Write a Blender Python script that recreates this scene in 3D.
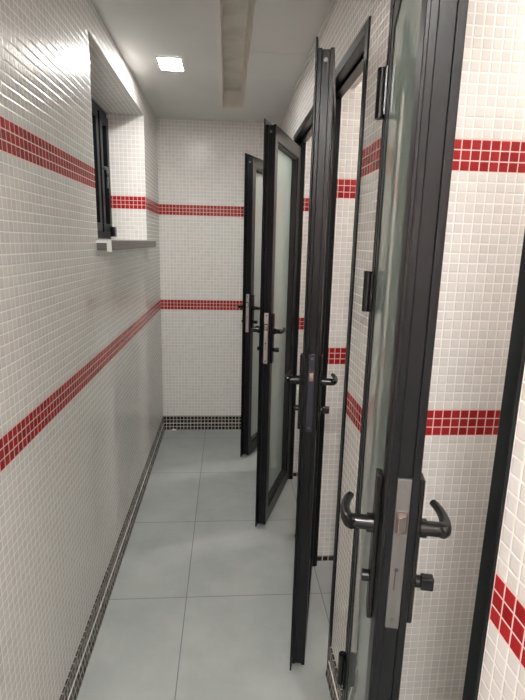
import bpy, bmesh, math, random
from mathutils import Vector, Matrix
S = bpy.context.scene
for o in list(bpy.data.objects): bpy.data.objects.remove(o)
COL = S.collection

# ---------------------------------------------------------------- camera
cam = bpy.data.cameras.new('camera'); cam.sensor_fit = 'VERTICAL'; cam.sensor_height = 36
cam.lens = 490.8 * 36 / 700; cam.clip_start = .02
co = bpy.data.objects.new('camera', cam); COL.objects.link(co)
fw = Vector((.07413795, .97423555, -.2129992)).normalized()
rt = Vector((.99721876, -.07078968, .0233143)).normalized()
up = rt.cross(fw)
m = Matrix((rt, up, -fw)).transposed().to_4x4(); m.translation = (0, 0, 1.5306)
co.matrix_world = m
S.camera = co
# ---------------------------------------------------------------- world, exposure, lamp strengths
w = bpy.data.worlds.new('night'); S.world = w; w.use_nodes = True
w.node_tree.nodes['Background'].inputs[0].default_value = (.02, .035, .04, 1)
w.node_tree.nodes['Background'].inputs[1].default_value = .25
S.view_settings.view_transform = 'Standard'; S.view_settings.look = 'None'
S.view_settings.gamma = 1; S.view_settings.use_curve_mapping = False
S.view_settings.exposure = 2.12
LAMP_CORRIDOR = 54.0
LAMP_FILL = 62.0
LAMP_STALL = 27.0
COL_CORRIDOR = (1.0, .975, .945)
COL_STALL = (1.0, .945, .89)

XL, XR, YB, HC = -.5134, .3865, 3.89, 2.40
P = .0257            # mosaic pitch
PD = .0285           # skirting mosaic pitch
WT = .12             # thickness of the stall front wall
DOORS = [(.592, 1.285), (1.474, 2.125), (2.335, 3.025), (3.195, 3.884)]
WIN = (2.05, 3.28, 1.532, 2.278)

# ---------------------------------------------------------------- materials
def newmat(n):
    mt = bpy.data.materials.new(n); mt.use_nodes = True
    nt = mt.node_tree
    return mt, nt, nt.nodes['Principled BSDF']
class G:
    def __init__(s, nt): s.nt = nt
    def n(s, t, **k):
        x = s.nt.nodes.new(t)
        for a, b in k.items(): setattr(x, a, b)
        return x
    def put(s, sock, v):
        if isinstance(v, bpy.types.NodeSocket): s.nt.links.new(v, sock)
        else: sock.default_value = v
    def m(s, op, a, b=None, c=None, clamp=False):
        x = s.n('ShaderNodeMath', operation=op); x.use_clamp = clamp
        s.put(x.inputs[0], a)
        if b is not None: s.put(x.inputs[1], b)
        if c is not None: s.put(x.inputs[2], c)
        return x.outputs[0]
    def mix(s, f, a, b):
        x = s.n('ShaderNodeMix', data_type='RGBA')
        s.put(x.inputs[0], f); s.put(x.inputs[6], a); s.put(x.inputs[7], b)
        return x.outputs[2]
    def ss(s, v, a, b):
        x = s.n('ShaderNodeMapRange', interpolation_type='SMOOTHSTEP')
        s.put(x.inputs[0], v); x.inputs[1].default_value = a; x.inputs[2].default_value = b
        return x.outputs[0]

def mosaic(name, kind):
    mt, nt, bs = newmat(name); g = G(nt)
    uv = g.n('ShaderNodeUVMap'); uv.uv_map = 'UVMap'
    sp = g.n('ShaderNodeSeparateXYZ'); nt.links.new(uv.outputs[0], sp.inputs[0])
    PP = P if kind == 'white' else PD
    U = g.m('DIVIDE', sp.outputs[0], PP); V = g.m('DIVIDE', sp.outputs[1], PP)
    cu, cv = g.m('FLOOR', U), g.m('FLOOR', V)
    fu, fv = g.m('SUBTRACT', U, cu), g.m('SUBTRACT', V, cv)
    du = g.m('MINIMUM', fu, g.m('SUBTRACT', 1.0, fu)); dv = g.m('MINIMUM', fv, g.m('SUBTRACT', 1.0, fv))
    d = g.m('MINIMUM', du, dv)
    cb = g.n('ShaderNodeCombineXYZ'); nt.links.new(cu, cb.inputs[0]); nt.links.new(cv, cb.inputs[1])
    wn = g.n('ShaderNodeTexWhiteNoise', noise_dimensions='3D'); nt.links.new(cb.outputs[0], wn.inputs[0])
    ws = g.n('ShaderNodeSeparateColor'); nt.links.new(wn.outputs[1], ws.inputs[0])
    r1, r2, r3 = ws.outputs[0], ws.outputs[1], ws.outputs[2]
    tile = g.ss(d, .035, .075)
    if kind == 'white':
        red = g.m('ADD', g.m('COMPARE', cv, 40.0, 1.1), g.m('COMPARE', cv, 68.0, 1.1), clamp=True)
        wcol = g.mix(r1, (.66, .635, .61, 1), (.72, .692, .665, 1))
        rcol = g.mix(r2, (.27, .012, .014, 1), (.38, .022, .025, 1))
        tcol = g.mix(red, wcol, rcol)
        near = g.m('ADD', g.m('COMPARE', V, 40.5, 1.62), g.m('COMPARE', V, 68.5, 1.62), clamp=True)
        gcol = g.mix(near, (.87, .845, .81, 1), (.84, .54, .50, 1))
        h = g.ss(d, .0, .16); rough = .2; tilt = .05; dist = .0009
    else:
        tcol = g.mix(r1, (.018, .012, .010, 1), (.05, .030, .026, 1))
        midl = g.m('COMPARE', V, 2.0, .11)
        gcol = g.mix(midl, (.46, .43, .39, 1), (.80, .78, .72, 1))
        tile = g.m('MULTIPLY', g.ss(d, .06, .10), g.m('SUBTRACT', 1.0, midl))
        h = g.ss(d, .0, .2); rough = .25; tilt = .2; dist = .0012
    bs.inputs['Specular IOR Level'].default_value = .22
    nt.links.new(g.mix(tile, gcol, tcol), bs.inputs['Base Color'])
    nt.links.new(g.m('MULTIPLY_ADD', g.m('SUBTRACT', 1.0, tile), .5, g.m('MULTIPLY_ADD', r3, .04, rough)), bs.inputs['Roughness'])
    t1 = g.m('MULTIPLY', g.m('SUBTRACT', fu, .5), g.m('SUBTRACT', r2, .5))
    t2 = g.m('MULTIPLY', g.m('SUBTRACT', fv, .5), g.m('SUBTRACT', r3, .5))
    hh = g.m('MULTIPLY_ADD', g.m('ADD', t1, t2), tilt, h)
    b = g.n('ShaderNodeBump'); b.inputs['Strength'].default_value = .75; b.inputs['Distance'].default_value = dist
    nt.links.new(hh, b.inputs['Height']); nt.links.new(b.outputs[0], bs.inputs['Normal'])
    return mt
def paint(name, col, rough=.6, metal=0, noise=.06, scale=12, bump=0, spec=.5, streak=False, coat=0):
    mt, nt, bs = newmat(name); g = G(nt)
    tc = g.n('ShaderNodeTexCoord'); nz = g.n('ShaderNodeTexNoise'); nz.inputs['Scale'].default_value = scale; nz.inputs['Detail'].default_value = 4
    if streak:
        mp = g.n('ShaderNodeMapping'); mp.inputs['Scale'].default_value = (1, 1, .05)
        nt.links.new(tc.outputs['Object'], mp.inputs[0]); nt.links.new(mp.outputs[0], nz.inputs['Vector'])
    else: nt.links.new(tc.outputs['Object'], nz.inputs['Vector'])
    lo = [c * (1 - noise) for c in col] + [1]; hi = [min(1, c * (1 + noise)) for c in col] + [1]
    nt.links.new(g.mix(g.ss(nz.outputs[0], .3, .7), lo, hi), bs.inputs['Base Color'])
    bs.inputs['Roughness'].default_value = rough; bs.inputs['Metallic'].default_value = metal
    bs.inputs['Specular IOR Level'].default_value = spec
    if bump:
        b = g.n('ShaderNodeBump'); b.inputs['Strength'].default_value = .3; b.inputs['Distance'].default_value = bump
        nt.links.new(nz.outputs[0], b.inputs['Height']); nt.links.new(b.outputs[0], bs.inputs['Normal'])
    if coat:
        bs.inputs['Coat Weight'].default_value = coat; bs.inputs['Coat Roughness'].default_value = .07
    return mt
def floor_mat():
    mt, nt, bs = newmat('grey floor tile'); g = G(nt)
    tc = g.n('ShaderNodeTexCoord'); sp = g.n('ShaderNodeSeparateXYZ'); nt.links.new(tc.outputs['Object'], sp.inputs[0])
    U = g.m('DIVIDE', g.m('ADD', sp.outputs[0], .165 + 6), .6); V = g.m('DIVIDE', g.m('ADD', sp.outputs[1], 6 - 1.895), .6)
    cu, cv = g.m('FLOOR', U), g.m('FLOOR', V); fu, fv = g.m('SUBTRACT', U, cu), g.m('SUBTRACT', V, cv)
    d = g.m('MINIMUM', g.m('MINIMUM', fu, g.m('SUBTRACT', 1.0, fu)), g.m('MINIMUM', fv, g.m('SUBTRACT', 1.0, fv)))
    tile = g.ss(d, .0018, .0036)
    cb = g.n('ShaderNodeCombineXYZ'); nt.links.new(cu, cb.inputs[0]); nt.links.new(cv, cb.inputs[1])
    wn = g.n('ShaderNodeTexWhiteNoise', noise_dimensions='3D'); nt.links.new(cb.outputs[0], wn.inputs[0])
    nz = g.n('ShaderNodeTexNoise'); nz.inputs['Scale'].default_value = 4; nz.inputs['Detail'].default_value = 7; nz.inputs['Roughness'].default_value = .65
    nt.links.new(tc.outputs['Object'], nz.inputs['Vector'])
    f = g.m('ADD', g.m('MULTIPLY', g.ss(nz.outputs[0], .3, .7), .75), g.m('MULTIPLY', wn.outputs[0], .25))
    c = g.mix(f, (.31, .335, .322, 1), (.40, .425, .41, 1))
    nt.links.new(g.mix(tile, (.13, .135, .125, 1), c), bs.inputs['Base Color'])
    nt.links.new(g.m('MULTIPLY_ADD', nz.outputs[0], .25, .33), bs.inputs['Roughness'])
    b = g.n('ShaderNodeBump'); b.inputs['Strength'].default_value = .4; b.inputs['Distance'].default_value = .001
    nt.links.new(tile, b.inputs['Height']); nt.links.new(b.outputs[0], bs.inputs['Normal'])
    return mt
def frosted():
    mt = bpy.data.materials.new('frosted green glass'); mt.use_nodes = True; nt = mt.node_tree; nt.nodes.clear(); g = G(nt)
    out = g.n('ShaderNodeOutputMaterial')
    df = g.n('ShaderNodeBsdfDiffuse'); df.inputs[0].default_value = (.78, .87, .83, 1)
    tl = g.n('ShaderNodeBsdfTranslucent'); tl.inputs[0].default_value = (.76, .88, .83, 1)
    tr = g.n('ShaderNodeBsdfTransparent'); tr.inputs[0].default_value = (.72, .86, .80, 1)
    gl = g.n('ShaderNodeBsdfGlossy'); gl.inputs['Roughness'].default_value = .03
    a = g.n('ShaderNodeMixShader'); a.inputs[0].default_value = .55; nt.links.new(df.outputs[0], a.inputs[1]); nt.links.new(tl.outputs[0], a.inputs[2])
    b = g.n('ShaderNodeMixShader'); b.inputs[0].default_value = .22; nt.links.new(a.outputs[0], b.inputs[1]); nt.links.new(tr.outputs[0], b.inputs[2])
    fr = g.n('ShaderNodeFresnel'); fr.inputs[0].default_value = 1.5
    c = g.n('ShaderNodeMixShader'); nt.links.new(fr.outputs[0], c.inputs[0]); nt.links.new(b.outputs[0], c.inputs[1]); nt.links.new(gl.outputs[0], c.inputs[2])
    nt.links.new(c.outputs[0], out.inputs[0])
    return mt
def emit(name, strength, lc):
    mt, nt, bs = newmat(name)
    bs.inputs['Base Color'].default_value = (.9, .9, .88, 1)
    bs.inputs['Emission Color'].default_value = (*lc, 1); bs.inputs['Emission Strength'].default_value = strength
    return mt
M = dict(
    tile=mosaic('white mosaic with red bands', 'white'), dark=mosaic('dark mosaic', 'dark'), floor=floor_mat(),
    ceil=paint('ceiling paint', (.69, .685, .665), .6, noise=.03, scale=3),
    slot=paint('bare plaster', (.80, .755, .69), .85, noise=.10, scale=7, bump=.002),
    trim=paint('pale edge strip', (.72, .69, .65), .5, noise=.03),
    alu=paint('charcoal powder coated aluminium', (.0055, .006, .007), .30, metal=.0, noise=.08, scale=30, spec=.24),
    winframe=paint('dark window aluminium', (.004, .0055, .007), .45, noise=.06, spec=.2),
    gasket=paint('black rubber', (.012, .012, .013), .6),
    black=paint('black lacquer hardware', (.0035, .0034, .0036), .25, noise=.05, spec=.4),
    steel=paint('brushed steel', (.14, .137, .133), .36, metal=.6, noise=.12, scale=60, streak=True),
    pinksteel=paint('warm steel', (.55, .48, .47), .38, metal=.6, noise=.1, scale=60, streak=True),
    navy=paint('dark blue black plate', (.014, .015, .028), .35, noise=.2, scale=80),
    shine=paint('bright latch metal', (.85, .82, .78), .18, metal=.9, noise=.05),
    bronze=paint('worn brass keeper', (.09, .065, .055), .35, metal=.6, noise=.2, scale=90),
    glass=frosted(), sill=paint('brown grey stone', (.15, .13, .12), .45, noise=.18, scale=40),
    white=paint('white plastic', (.82, .82, .80), .4, noise=.02),
    lamp=emit('corridor diffuser', LAMP_CORRIDOR, COL_CORRIDOR), lampfill=emit('rear fill diffuser', LAMP_FILL, COL_CORRIDOR), lamps=emit('stall diffuser', LAMP_STALL, COL_STALL),
)
def wglass():
    mt, nt, bs = newmat('dark window glass')
    bs.inputs['Base Color'].default_value = (.03, .05, .055, 1); bs.inputs['Roughness'].default_value = .02
    bs.inputs['Transmission Weight'].default_value = .6; bs.inputs['IOR'].default_value = 1.12
    return mt
M['wglass'] = wglass()

# ---------------------------------------------------------------- mesh helpers
def bx(bm, x0, x1, y0, y1, z0, z1):
    v = [bm.verts.new(p) for p in ((x0,y0,z0),(x1,y0,z0),(x1,y1,z0),(x0,y1,z0),(x0,y0,z1),(x1,y0,z1),(x1,y1,z1),(x0,y1,z1))]
    for f in ((0,3,2,1),(4,5,6,7),(0,1,5,4),(1,2,6,5),(2,3,7,6),(3,0,4,7)): bm.faces.new([v[i] for i in f])
def ring(bm, x0, x1, z0, z1, wl, wr, wb, wt, y0, y1):
    """mitred rectangular frame in the xz plane, y0..y1 deep"""
    o = [(x0,z0),(x1,z0),(x1,z1),(x0,z1)]; i = [(x0+wl,z0+wb),(x1-wr,z0+wb),(x1-wr,z1-wt),(x0+wl,z1-wt)]
    A = [[bm.verts.new((p[0],y,p[1])) for p in q] for q in (o,i) for y in (y0,y1)]   # o0 o1 i0 i1
    for k in range(4):
        j = (k+1) % 4
        bm.faces.new((A[0][k],A[0][j],A[2][j],A[2][k])); bm.faces.new((A[1][j],A[1][k],A[3][k],A[3][j]))
        bm.faces.new((A[0][j],A[0][k],A[1][k],A[1][j])); bm.faces.new((A[2][k],A[2][j],A[3][j],A[3][k]))
def cyl(bm, c, ax, r, l, n=24, r2=None):
    """cylinder from point c along axis vector ax for length l"""
    ax = Vector(ax).normalized(); q = ax.to_track_quat('Z', 'Y').to_matrix().to_4x4()
    mt = Matrix.Translation(Vector(c) + ax * l / 2) @ q
    bmesh.ops.create_cone(bm, cap_ends=True, segments=n, radius1=r, radius2=r if r2 is None else r2, depth=l, matrix=mt)
def tube(bm, pts, rad, n=14, flat=1.0):
    """swept elliptical tube; rad list; flat scales the section's z"""
    rows = []
    P_ = [Vector(p) for p in pts]
    for i, p in enumerate(P_):
        t = (P_[min(i+1, len(P_)-1)] - P_[max(i-1, 0)]).normalized()
        a = t.cross(Vector((0,0,1))).normalized(); b = a.cross(t).normalized()
        rows.append([bm.verts.new(p + a*math.cos(2*math.pi*k/n)*rad[i] + b*math.sin(2*math.pi*k/n)*rad[i]*flat) for k in range(n)])
    for i in range(len(rows)-1):
        for k in range(n):
            j = (k+1) % n; bm.faces.new((rows[i][k],rows[i][j],rows[i+1][j],rows[i+1][k]))
    bm.faces.new(rows[0][::-1]); bm.faces.new(rows[-1])
def link(name, bm, mat, parent=None, bevel=0, smooth=False, seg=2):
    bmesh.ops.recalc_face_normals(bm, faces=bm.faces)
    me = bpy.data.meshes.new(name)
    uvl = bm.loops.layers.uv.new('UVMap')
    for f in bm.faces:
        n = f.normal; a = max(range(3), key=lambda i: abs(n[i]))
        for lp in f.loops:
            c = lp.vert.co
            lp[uvl].uv = (c.y+20*P, c.z) if a == 0 else ((c.x+40*P, c.z) if a == 1 else (c.x+40*P, c.y+200*P))
    bm.to_mesh(me); bm.free(); me.materials.append(mat)
    o = bpy.data.objects.new(name, me); COL.objects.link(o); o.parent = parent
    if smooth:
        for p in me.polygons: p.use_smooth = True
        try:
            me.set_sharp_from_angle(angle=math.radians(40))
        except Exception: pass
    if bevel:
        md = o.modifiers.new('bevel', 'BEVEL'); md.width = bevel; md.segments = seg; md.limit_method = 'ANGLE'; md.angle_limit = math.radians(40)
    return o
def tag(o, label, cat=None, kind=None, group=None):
    o['label'] = label
    if cat: o['category'] = cat
    if kind: o['kind'] = kind
    if group: o['group'] = group
    return o
def empty(name, loc, rz=0, parent=None):
    o = bpy.data.objects.new(name, None); COL.objects.link(o); o.location = loc; o.rotation_euler = (0,0,rz); o.parent = parent
    o.empty_display_size = .1
    return o
def boxes(name, lst, mat, parent=None, **k):
    bm = bmesh.new()
    for b in lst: bx(bm, *b)
    return link(name, bm, mat, parent, **k)
def struct(name, lst, mat, label, cat, **k):
    return tag(boxes(name, lst, mat, **k), label, cat, 'structure')

# ---------------------------------------------------------------- the shell
X0, X1, Y0 = XL-.32, 1.45, -1.3
struct('floor', [(X0, X1+.1, Y0-.1, YB+.12, -.06, 0)], M['floor'], 'grey square floor tiles running the length of the narrow corridor', 'floor')
a, b, c, d = WIN
struct('wall_left', [(X0, XL, Y0, a, 0, HC), (X0, XL, b, YB, 0, HC), (X0, XL, a, b, 0, c), (X0, XL, a, b, d, HC)], M['tile'],
       'long white mosaic wall on the left with two red bands and a deep window recess', 'wall')
struct('wall_back', [(X0, X1+.1, YB, YB+.12, 0, HC)], M['tile'], 'white mosaic end wall across the far end of the corridor', 'wall')
struct('wall_front', [(X0, X1+.1, Y0-.1, Y0, 0, HC)], M['tile'], 'white mosaic wall behind the viewer', 'wall')
pieces = [(Y0, DOORS[0][0])] + [(DOORS[i][1], DOORS[i+1][0]) for i in range(3)] + [(DOORS[3][1], YB)]
HEAD = 2.142
struct('wall_right', [(XR, XR+WT, p, q, 0, HC) for p, q in pieces] + [(XR, XR+WT, p, q, HEAD, HC) for p, q in DOORS], M['tile'],
       'white mosaic wall on the right pierced by four cubicle doorways', 'wall')
struct('wall_cubicle_back', [(X1, X1+.1, Y0, YB, 0, HC)], M['tile'], 'white mosaic wall at the rear of the cubicles', 'wall')
PL = ['white mosaic partition before the nearest cubicle, beside the near door jamb', 'white mosaic partition seen through the nearest cubicle doorway, with two red bands',
      'white mosaic partition seen through the second doorway, right of the edge-on door', 'white mosaic partition seen as a thin strip through the third doorway']
for i, (p, q) in enumerate([(DOORS[0][0]-.15, DOORS[0][0])] + pieces[1:4]):
    struct('wall_partition', [(XR+WT, X1, p, q, 0, HC)], M['tile'], PL[i], 'wall')
# ceiling with the long recessed channel
SX0, SX1, SY1, ST = -.047, .100, 3.53, 2.505
bm = bmesh.new()
bx(bm, X0, SX0-.004, Y0-.1, YB+.12, HC, HC+.14); bx(bm, SX1+.004, X1+.1, Y0-.1, YB+.12, HC, HC+.14)
bx(bm, SX0-.004, SX1+.004, SY1, YB+.12, HC, HC+.14)
tag(link('ceiling', bm, M['ceil']), 'flat pale grey ceiling over the corridor and cubicles', 'ceiling', 'structure')
bm = bmesh.new()
prof = [(SX0, HC), (SX0+.022, ST), (SX1-.016, ST), (SX1, HC), (SX1+.003, HC), (SX1+.003, ST+.03), (SX0-.003, ST+.03), (SX0-.003, HC)]
va = [bm.verts.new((x, Y0, z)) for x, z in prof]; vb = [bm.verts.new((x, SY1, z)) for x, z in prof]
n = len(prof)
for i in range(n): bm.faces.new((va[i], va[(i+1) % n], vb[(i+1) % n], vb[i]))
bx(bm, SX0-.003, SX1+.003, SY1-.004, SY1-.0005, HC, ST+.03)
tag(link('ceiling_channel', bm, M['slot']), 'long recessed bare plaster channel in the ceiling', 'ceiling', 'structure')
struct('trim_1', [(SX0-.006, SX0+.015, Y0, SY1, HC-.005, HC+.001)], M['trim'], 'pale edging strip along the left lip of the ceiling channel', 'trim')
struct('trim_2', [(SX1+.01, XR-.001, 2.527, 2.533, HC-.0015, HC+.004)], M['trim'], 'thin pale board joint crossing the ceiling right of the channel', 'trim')
struct('trim_3', [(XR-.006, XR-.0002, Y0, YB, HC-.008, HC-.0002)], M['trim'], 'thin pale joint where the right wall meets the ceiling', 'trim')
BH = 4*PD + .004
def skirting(name, runs, label):
    """runs: (p, q, n): floor line p to q (xy) with inward normal n; the lower rows lean out like a cove"""
    bm = bmesh.new(); prof = [(0, 0), (.016, 0), (.008, .058), (.006, .060), (.006, BH), (0, BH)]
    for p, q, n_ in runs:
        A = [bm.verts.new((p[0]+n_[0]*d_, p[1]+n_[1]*d_, z)) for d_, z in prof]; B = [bm.verts.new((q[0]+n_[0]*d_, q[1]+n_[1]*d_, z)) for d_, z in prof]
        for k in range(6): bm.faces.new((A[k], A[(k+1) % 6], B[(k+1) % 6], B[k]))
        bm.faces.new(A[::-1]); bm.faces.new(B)
    return tag(link(name, bm, M['dark']), label, 'baseboard', 'structure')
skirting('baseboard_left', [((XL, Y0), (XL, YB), (1, 0))], 'dark brown mosaic skirting along the foot of the left wall')
skirting('baseboard_back', [((XL+.007, YB), (XR-.001, YB), (0, -1))], 'dark mosaic skirting along the foot of the end wall')
skirting('baseboard_right', [((XR, p), (XR, q), (-1, 0)) for p, q in pieces[:4]], 'dark mosaic skirting on the wall stubs between the cubicle doorways')
struct('baseboard_cubicle', [(XR+.064, X1, p-.004, p, .0, PD) for p, q in pieces[1:4]], M['dark'], 'single dark mosaic row at the foot of the cubicle partitions', 'baseboard')

# ---------------------------------------------------------------- window in the left recess
WX = -.737
wd = empty('window_1', (WX, (a+b)/2, c)); tag(wd, 'dark aluminium window set deep in the left wall recess', 'window', 'structure')
L = (b-a)/2; Hh = d-c
def wring(bm, y0, y1, z0, z1, wdt, x0, x1):
    bx(bm, x0, x1, y0, y1, z0, z0+wdt); bx(bm, x0, x1, y0, y1, z1-wdt, z1)
    bx(bm, x0, x1, y0, y0+wdt, z0+wdt, z1-wdt); bx(bm, x0, x1, y1-wdt, y1, z0+wdt, z1-wdt)
bm = bmesh.new(); wring(bm, -L+.001, L-.001, .001, Hh-.001, .045, -.05, 0)
bx(bm, -.05, 0, .325, .375, .045, Hh-.045)
link('window_frame', bm, M['winframe'], wd, bevel=.002)
for s, nm in ((-1, 'near'), (1, 'far')):
    y0, y1 = (.37, L-.04) if s > 0 else (-L+.04, .33)
    bm = bmesh.new(); wring(bm, y0, y1, .04, Hh-.04, .05, -.035, .018)
    sash = link('window_sash', bm, M['winframe'], wd, bevel=.003)
    boxes('window_pane', [(-.012, -.006, y0+.045, y1-.045, .085, Hh-.085)], M['wglass'], sash)
bm = bmesh.new(); cyl(bm, (.018, .39, .40), (1,0,0), .010, .02)
tube(bm, [(.038, .39, .405), (.045, .39, .38), (.045, .39, .34), (.042, .39, .29)], [.007, .006, .006, .005])
tag(link('window_handle', bm, M['steel'], wd, smooth=True), 'small pale metal window handle')
boxes('window_stay', [(.018, .045, L-.10, L-.045, .015, .075)], M['black'], wd, bevel=.004)
sl = empty('window_sill', (XL, (a+b)/2, c-.044)); tag(sl, 'brown grey stone sill jutting below the window recess', 'window sill', 'structure')
boxes('sill_slab', [(-.235, .055, -L-.02, L+.03, 0, .040)], M['sill'], sl, bevel=.003)
boxes('sill_end_cap', [(-.0, .0575, -L-.026, -L-.020, .028, .043), (.040, .0575, -L-.026, -L-.020, -.006, .028), (.0, .0575, -L-.026, -L+.01, .0402, .043)], M['white'], sl)
sl.children[1]['label'] = 'white end piece on the near end of the sill'

# ---------------------------------------------------------------- doors
LT = .052       # leaf thickness
def escutcheon(bm, s, x):
    """long plate, s=-1 outer face, +1 inner face"""
    y0, y1 = (-.010, -.0005) if s < 0 else (LT+.0005, LT+.010)
    bx(bm, x-.016, x+.016, y0, y1, .931, 1.184)
def lever(bm, s, x):
    yb = -.010 if s < 0 else LT+.010
    cyl(bm, (x, yb, 1.096), (0, s, 0), .0150, .010)
    cyl(bm, (x, yb, 1.096), (0, s, 0), .0118, .040)
    y = lambda k: yb + s*k
    tube(bm, [(x+.012, y(.032), 1.096), (x+.004, y(.036), 1.096), (x-.010, y(.041), 1.096), (x-.026, y(.044), 1.096), (x-.042, y(.044), 1.096), (x-.058, y(.042), 1.097), (x-.072, y(.038), 1.098), (x-.080, y(.034), 1.099)],
         [.0090, .0115, .0105, .0088, .0080, .0076, .0074, .0066], flat=.9)
def door(idx, yn, yf, free, LW, label, plate, latch_label):
    root = empty('door_%d' % idx, (XR, (yn+yf)/2, 0)); tag(root, label, 'door', 'structure')
    # fixed frame (coordinates local to root)
    h = (yf-yn)/2 - .0008; fx0, fx1 = -.005, .030; bm = bmesh.new()
    T = HEAD - .001
    for (xa, xb, wd_) in ((fx0, fx1, .032), (fx1, .062, .044)):
        bx(bm, xa, xb, -h, -h+wd_, 0.001, T); bx(bm, xa, xb, h-wd_, h, 0.001, T); bx(bm, xa, xb, -h+wd_, h-wd_, T-wd_, T)
    link('door_frame', bm, M['alu'], root, bevel=.0015)
    # leaf
    px, py = -.010, (yf - .032) - (yn+yf)/2
    wp = Vector((XR+px, (yn+yf)/2+py)); dv = Vector(free) - wp
    rz = math.atan2(dv.y, dv.x)
    bm = bmesh.new()
    ring(bm, .004, LW, .010, 2.088, .028, .028, .028, .028, 0, .006)                  # overlap lip
    ring(bm, .016, LW-.018, .024, 2.066, .066, .052, .078, .066, .006, .018)          # outer web
    ring(bm, .018, LW-.021, .027, 2.063, .062, .047, .073, .061, .018, .040)          # lock groove
    ring(bm, .016, LW-.018, .024, 2.066, .066, .052, .078, .066, .040, LT)            # inner web
    ring(bm, .030, LW-.026, .036, 2.054, .052, .044, .066, .054, .002, .006)          # face of the stiles
    leaf = link('door_leaf', bm, M['alu'], root, bevel=.0012)
    leaf.location = (px, py, 0); leaf.rotation_euler = (0, 0, rz)
    gx0, gx1, gz0, gz1 = .082, LW-.070, .102, 2.000
    bm = bmesh.new()
    ring(bm, gx0-.001, gx1+.001, gz0-.001, gz1+.001, .004, .004, .004, .004, .0025, .0042)
    ring(bm, gx0-.001, gx1+.001, gz0-.001, gz1+.001, .010, .010, .010, .010, .0165, .044)
    link('glazing_bead', bm, M['gasket'], leaf, bevel=.001)
    g_ = boxes('glass_pane', [(gx0+.0005, gx1-.0005, .0045, .0155, gz0+.0005, gz1-.0005)], M['glass'], leaf)
    g_['label'] = 'frosted pale green glass'
    ex = LW-.046
    for s in (-1, 1):
        bm = bmesh.new(); escutcheon(bm, s, ex); link('escutcheon', bm, M['black'], leaf, bevel=.003, seg=3)
        bm = bmesh.new(); lever(bm, s, ex); link('lever_handle', bm, M['black'], leaf, smooth=True)
    bm = bmesh.new(); cyl(bm, (ex, LT+.010, 1.000), (0,1,0), .010, .010); bx(bm, ex-.008, ex+.008, LT+.020, LT+.040, .989, 1.011)
    link('thumb_turn', bm, M['black'], leaf, bevel=.002)
    bm = bmesh.new(); cyl(bm, (ex, -.022, 1.000), (0,1,0), .0095, .012); link('key_cylinder', bm, M['black'], leaf, bevel=.001)
    fx = LW-.018
    fp = boxes('lock_faceplate', [(fx-.004, fx+.0015, .0185, .0395, .930, 1.190)], plate, leaf, bevel=.0008)
    if plate is not M['navy']: fp['label'] = 'pale brushed steel lock faceplate'
    k = boxes('latch_keeper', [(fx+.0005, fx+.0022, .0200, .0380, 1.100, 1.136)], M['bronze'], leaf)
    bm = bmesh.new()
    vs = [bm.verts.new(p) for p in ((fx+.002, .0235, 1.104), (fx+.002, .0355, 1.104), (fx+.002, .0355, 1.131), (fx+.002, .0235, 1.131), (fx+.013, .0235, 1.104), (fx+.004, .0355, 1.104), (fx+.004, .0355, 1.131), (fx+.013, .0235, 1.131))]
    for f in ((0,3,2,1),(4,5,6,7),(0,1,5,4),(1,2,6,5),(2,3,7,6),(3,0,4,7)): bm.faces.new([vs[i] for i in f])
    link('latch_bolt', bm, M['shine'], leaf, bevel=.0006)['label'] = latch_label
    bm = bmesh.new(); bx(bm, fx+.0013, fx+.0021, .0260, .0278, 1.000, 1.034); cyl(bm, (fx+.0013, .0285, 1.036), (1,0,0), .0032, .0008, 12)
    link('hook_bolt_slot', bm, M['gasket'], leaf)
    for z in (1.176, .944):
        bm = bmesh.new(); cyl(bm, (fx+.0012, .029, z), (1,0,0), .0042, .0012, 16)
        bx(bm, fx+.0024, fx+.0028, .0262, .0318, z-.0006, z+.0006)
        link('screw', bm, M['steel'], leaf)
    # head corner connector seen on the top edge of the stile
    bm = bmesh.new(); cyl(bm, (fx-.002, .029, 2.035), (1,0,0), .006, .0035, 16); link('corner_screw', bm, M['steel'], leaf)
    for z0, z1 in ((.195, .300), (1.362, 1.466), (1.830, 1.942)):
        bm = bmesh.new(); cyl(bm, (0, -.011, z0), (0,0,1), .0120, z1-z0, 20)
        bx(bm, .0, .030, -.006, -.0005, z0+.004, z1-.004); bx(bm, -.004, .004, -.012, .001, z0+.004, z1-.004)
        link('hinge', bm, M['black'], leaf, bevel=.001)
    return root
door(1, *DOORS[0], (.237, .65), .620, 'nearest black framed cubicle door with frosted glass, steel lock plate facing the viewer', M['steel'], 'shiny bevelled latch')
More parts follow.
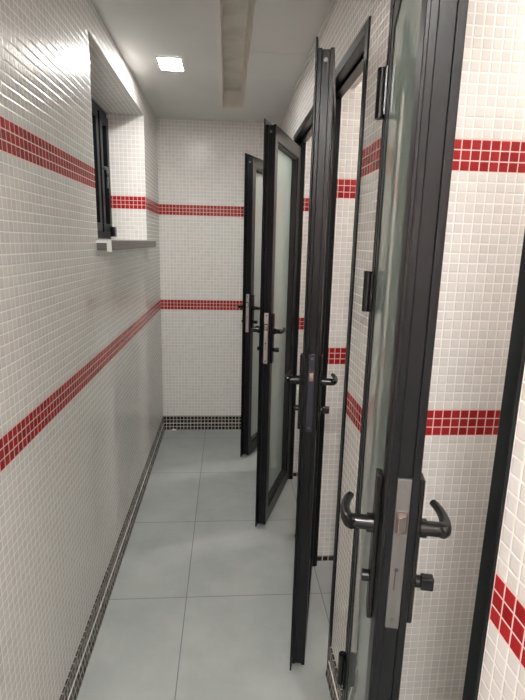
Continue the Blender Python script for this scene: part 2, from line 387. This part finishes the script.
door(2, *DOORS[1], (.243, 1.50), .622, 'second cubicle door, standing open and seen exactly edge-on with a dark lock edge', M['navy'], 'small shiny latch')
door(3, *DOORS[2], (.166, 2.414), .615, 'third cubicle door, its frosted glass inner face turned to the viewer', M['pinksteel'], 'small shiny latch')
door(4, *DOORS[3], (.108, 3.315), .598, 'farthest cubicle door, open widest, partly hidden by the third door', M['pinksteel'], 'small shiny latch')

# ---------------------------------------------------------------- lamps
def lamp(x, y, sx, sy, mat, label):
    t = empty('ceiling_light', (x, y, HC)); tag(t, label, 'ceiling light')
    bm = bmesh.new(); w_ = .006
    for q in ((-sx/2-w_, sx/2+w_, -sy/2-w_, -sy/2), (-sx/2-w_, sx/2+w_, sy/2, sy/2+w_), (-sx/2-w_, -sx/2, -sy/2, sy/2), (sx/2, sx/2+w_, -sy/2, sy/2)):
        bx(bm, q[0], q[1], q[2], q[3], -.0105, -.0005)
    link('frame', bm, M['white'], t)
    boxes('diffuser', [(-sx/2, sx/2, -sy/2, sy/2, -.011, -.0008)], mat, t)['label'] = 'glowing white diffuser'
    return t
lamp(-.286, 2.725, .108, .165, M['lamp'], 'small glowing square light on the corridor ceiling beside the window')
lamp(-.12, -.55, .26, .26, M['lampfill'], 'unseen square fill light added above and behind the viewer')  # fill lamp added out of view, sized to flatten the corridor lighting
for i, (p, q) in enumerate(DOORS):
    lamp(1.12, (p+q)/2, .17, .17, M['lamps'], ['small square light on the ceiling of the nearest cubicle', 'small square light on the ceiling of the second cubicle',
         'small square light on the ceiling of the third cubicle', 'small square light on the ceiling of the farthest cubicle'][i])

# ---------------------------------------------------------------- small thing on the floor
random.seed(4)
bm = bmesh.new(); bmesh.ops.create_icosphere(bm, subdivisions=2, radius=.013)
for v in bm.verts: v.co *= random.uniform(.6, 1.1); v.co.z = max(v.co.z*.5 + .006, 0)
bm.transform(Matrix.Scale(1.5, 4, (1,0,0)))
o = link('paper_scrap', bm, M['white']); o.location = (-.425, 3.86, .001)
tag(o, 'tiny crumpled white scrap on the floor against the end wall skirting', 'litter')
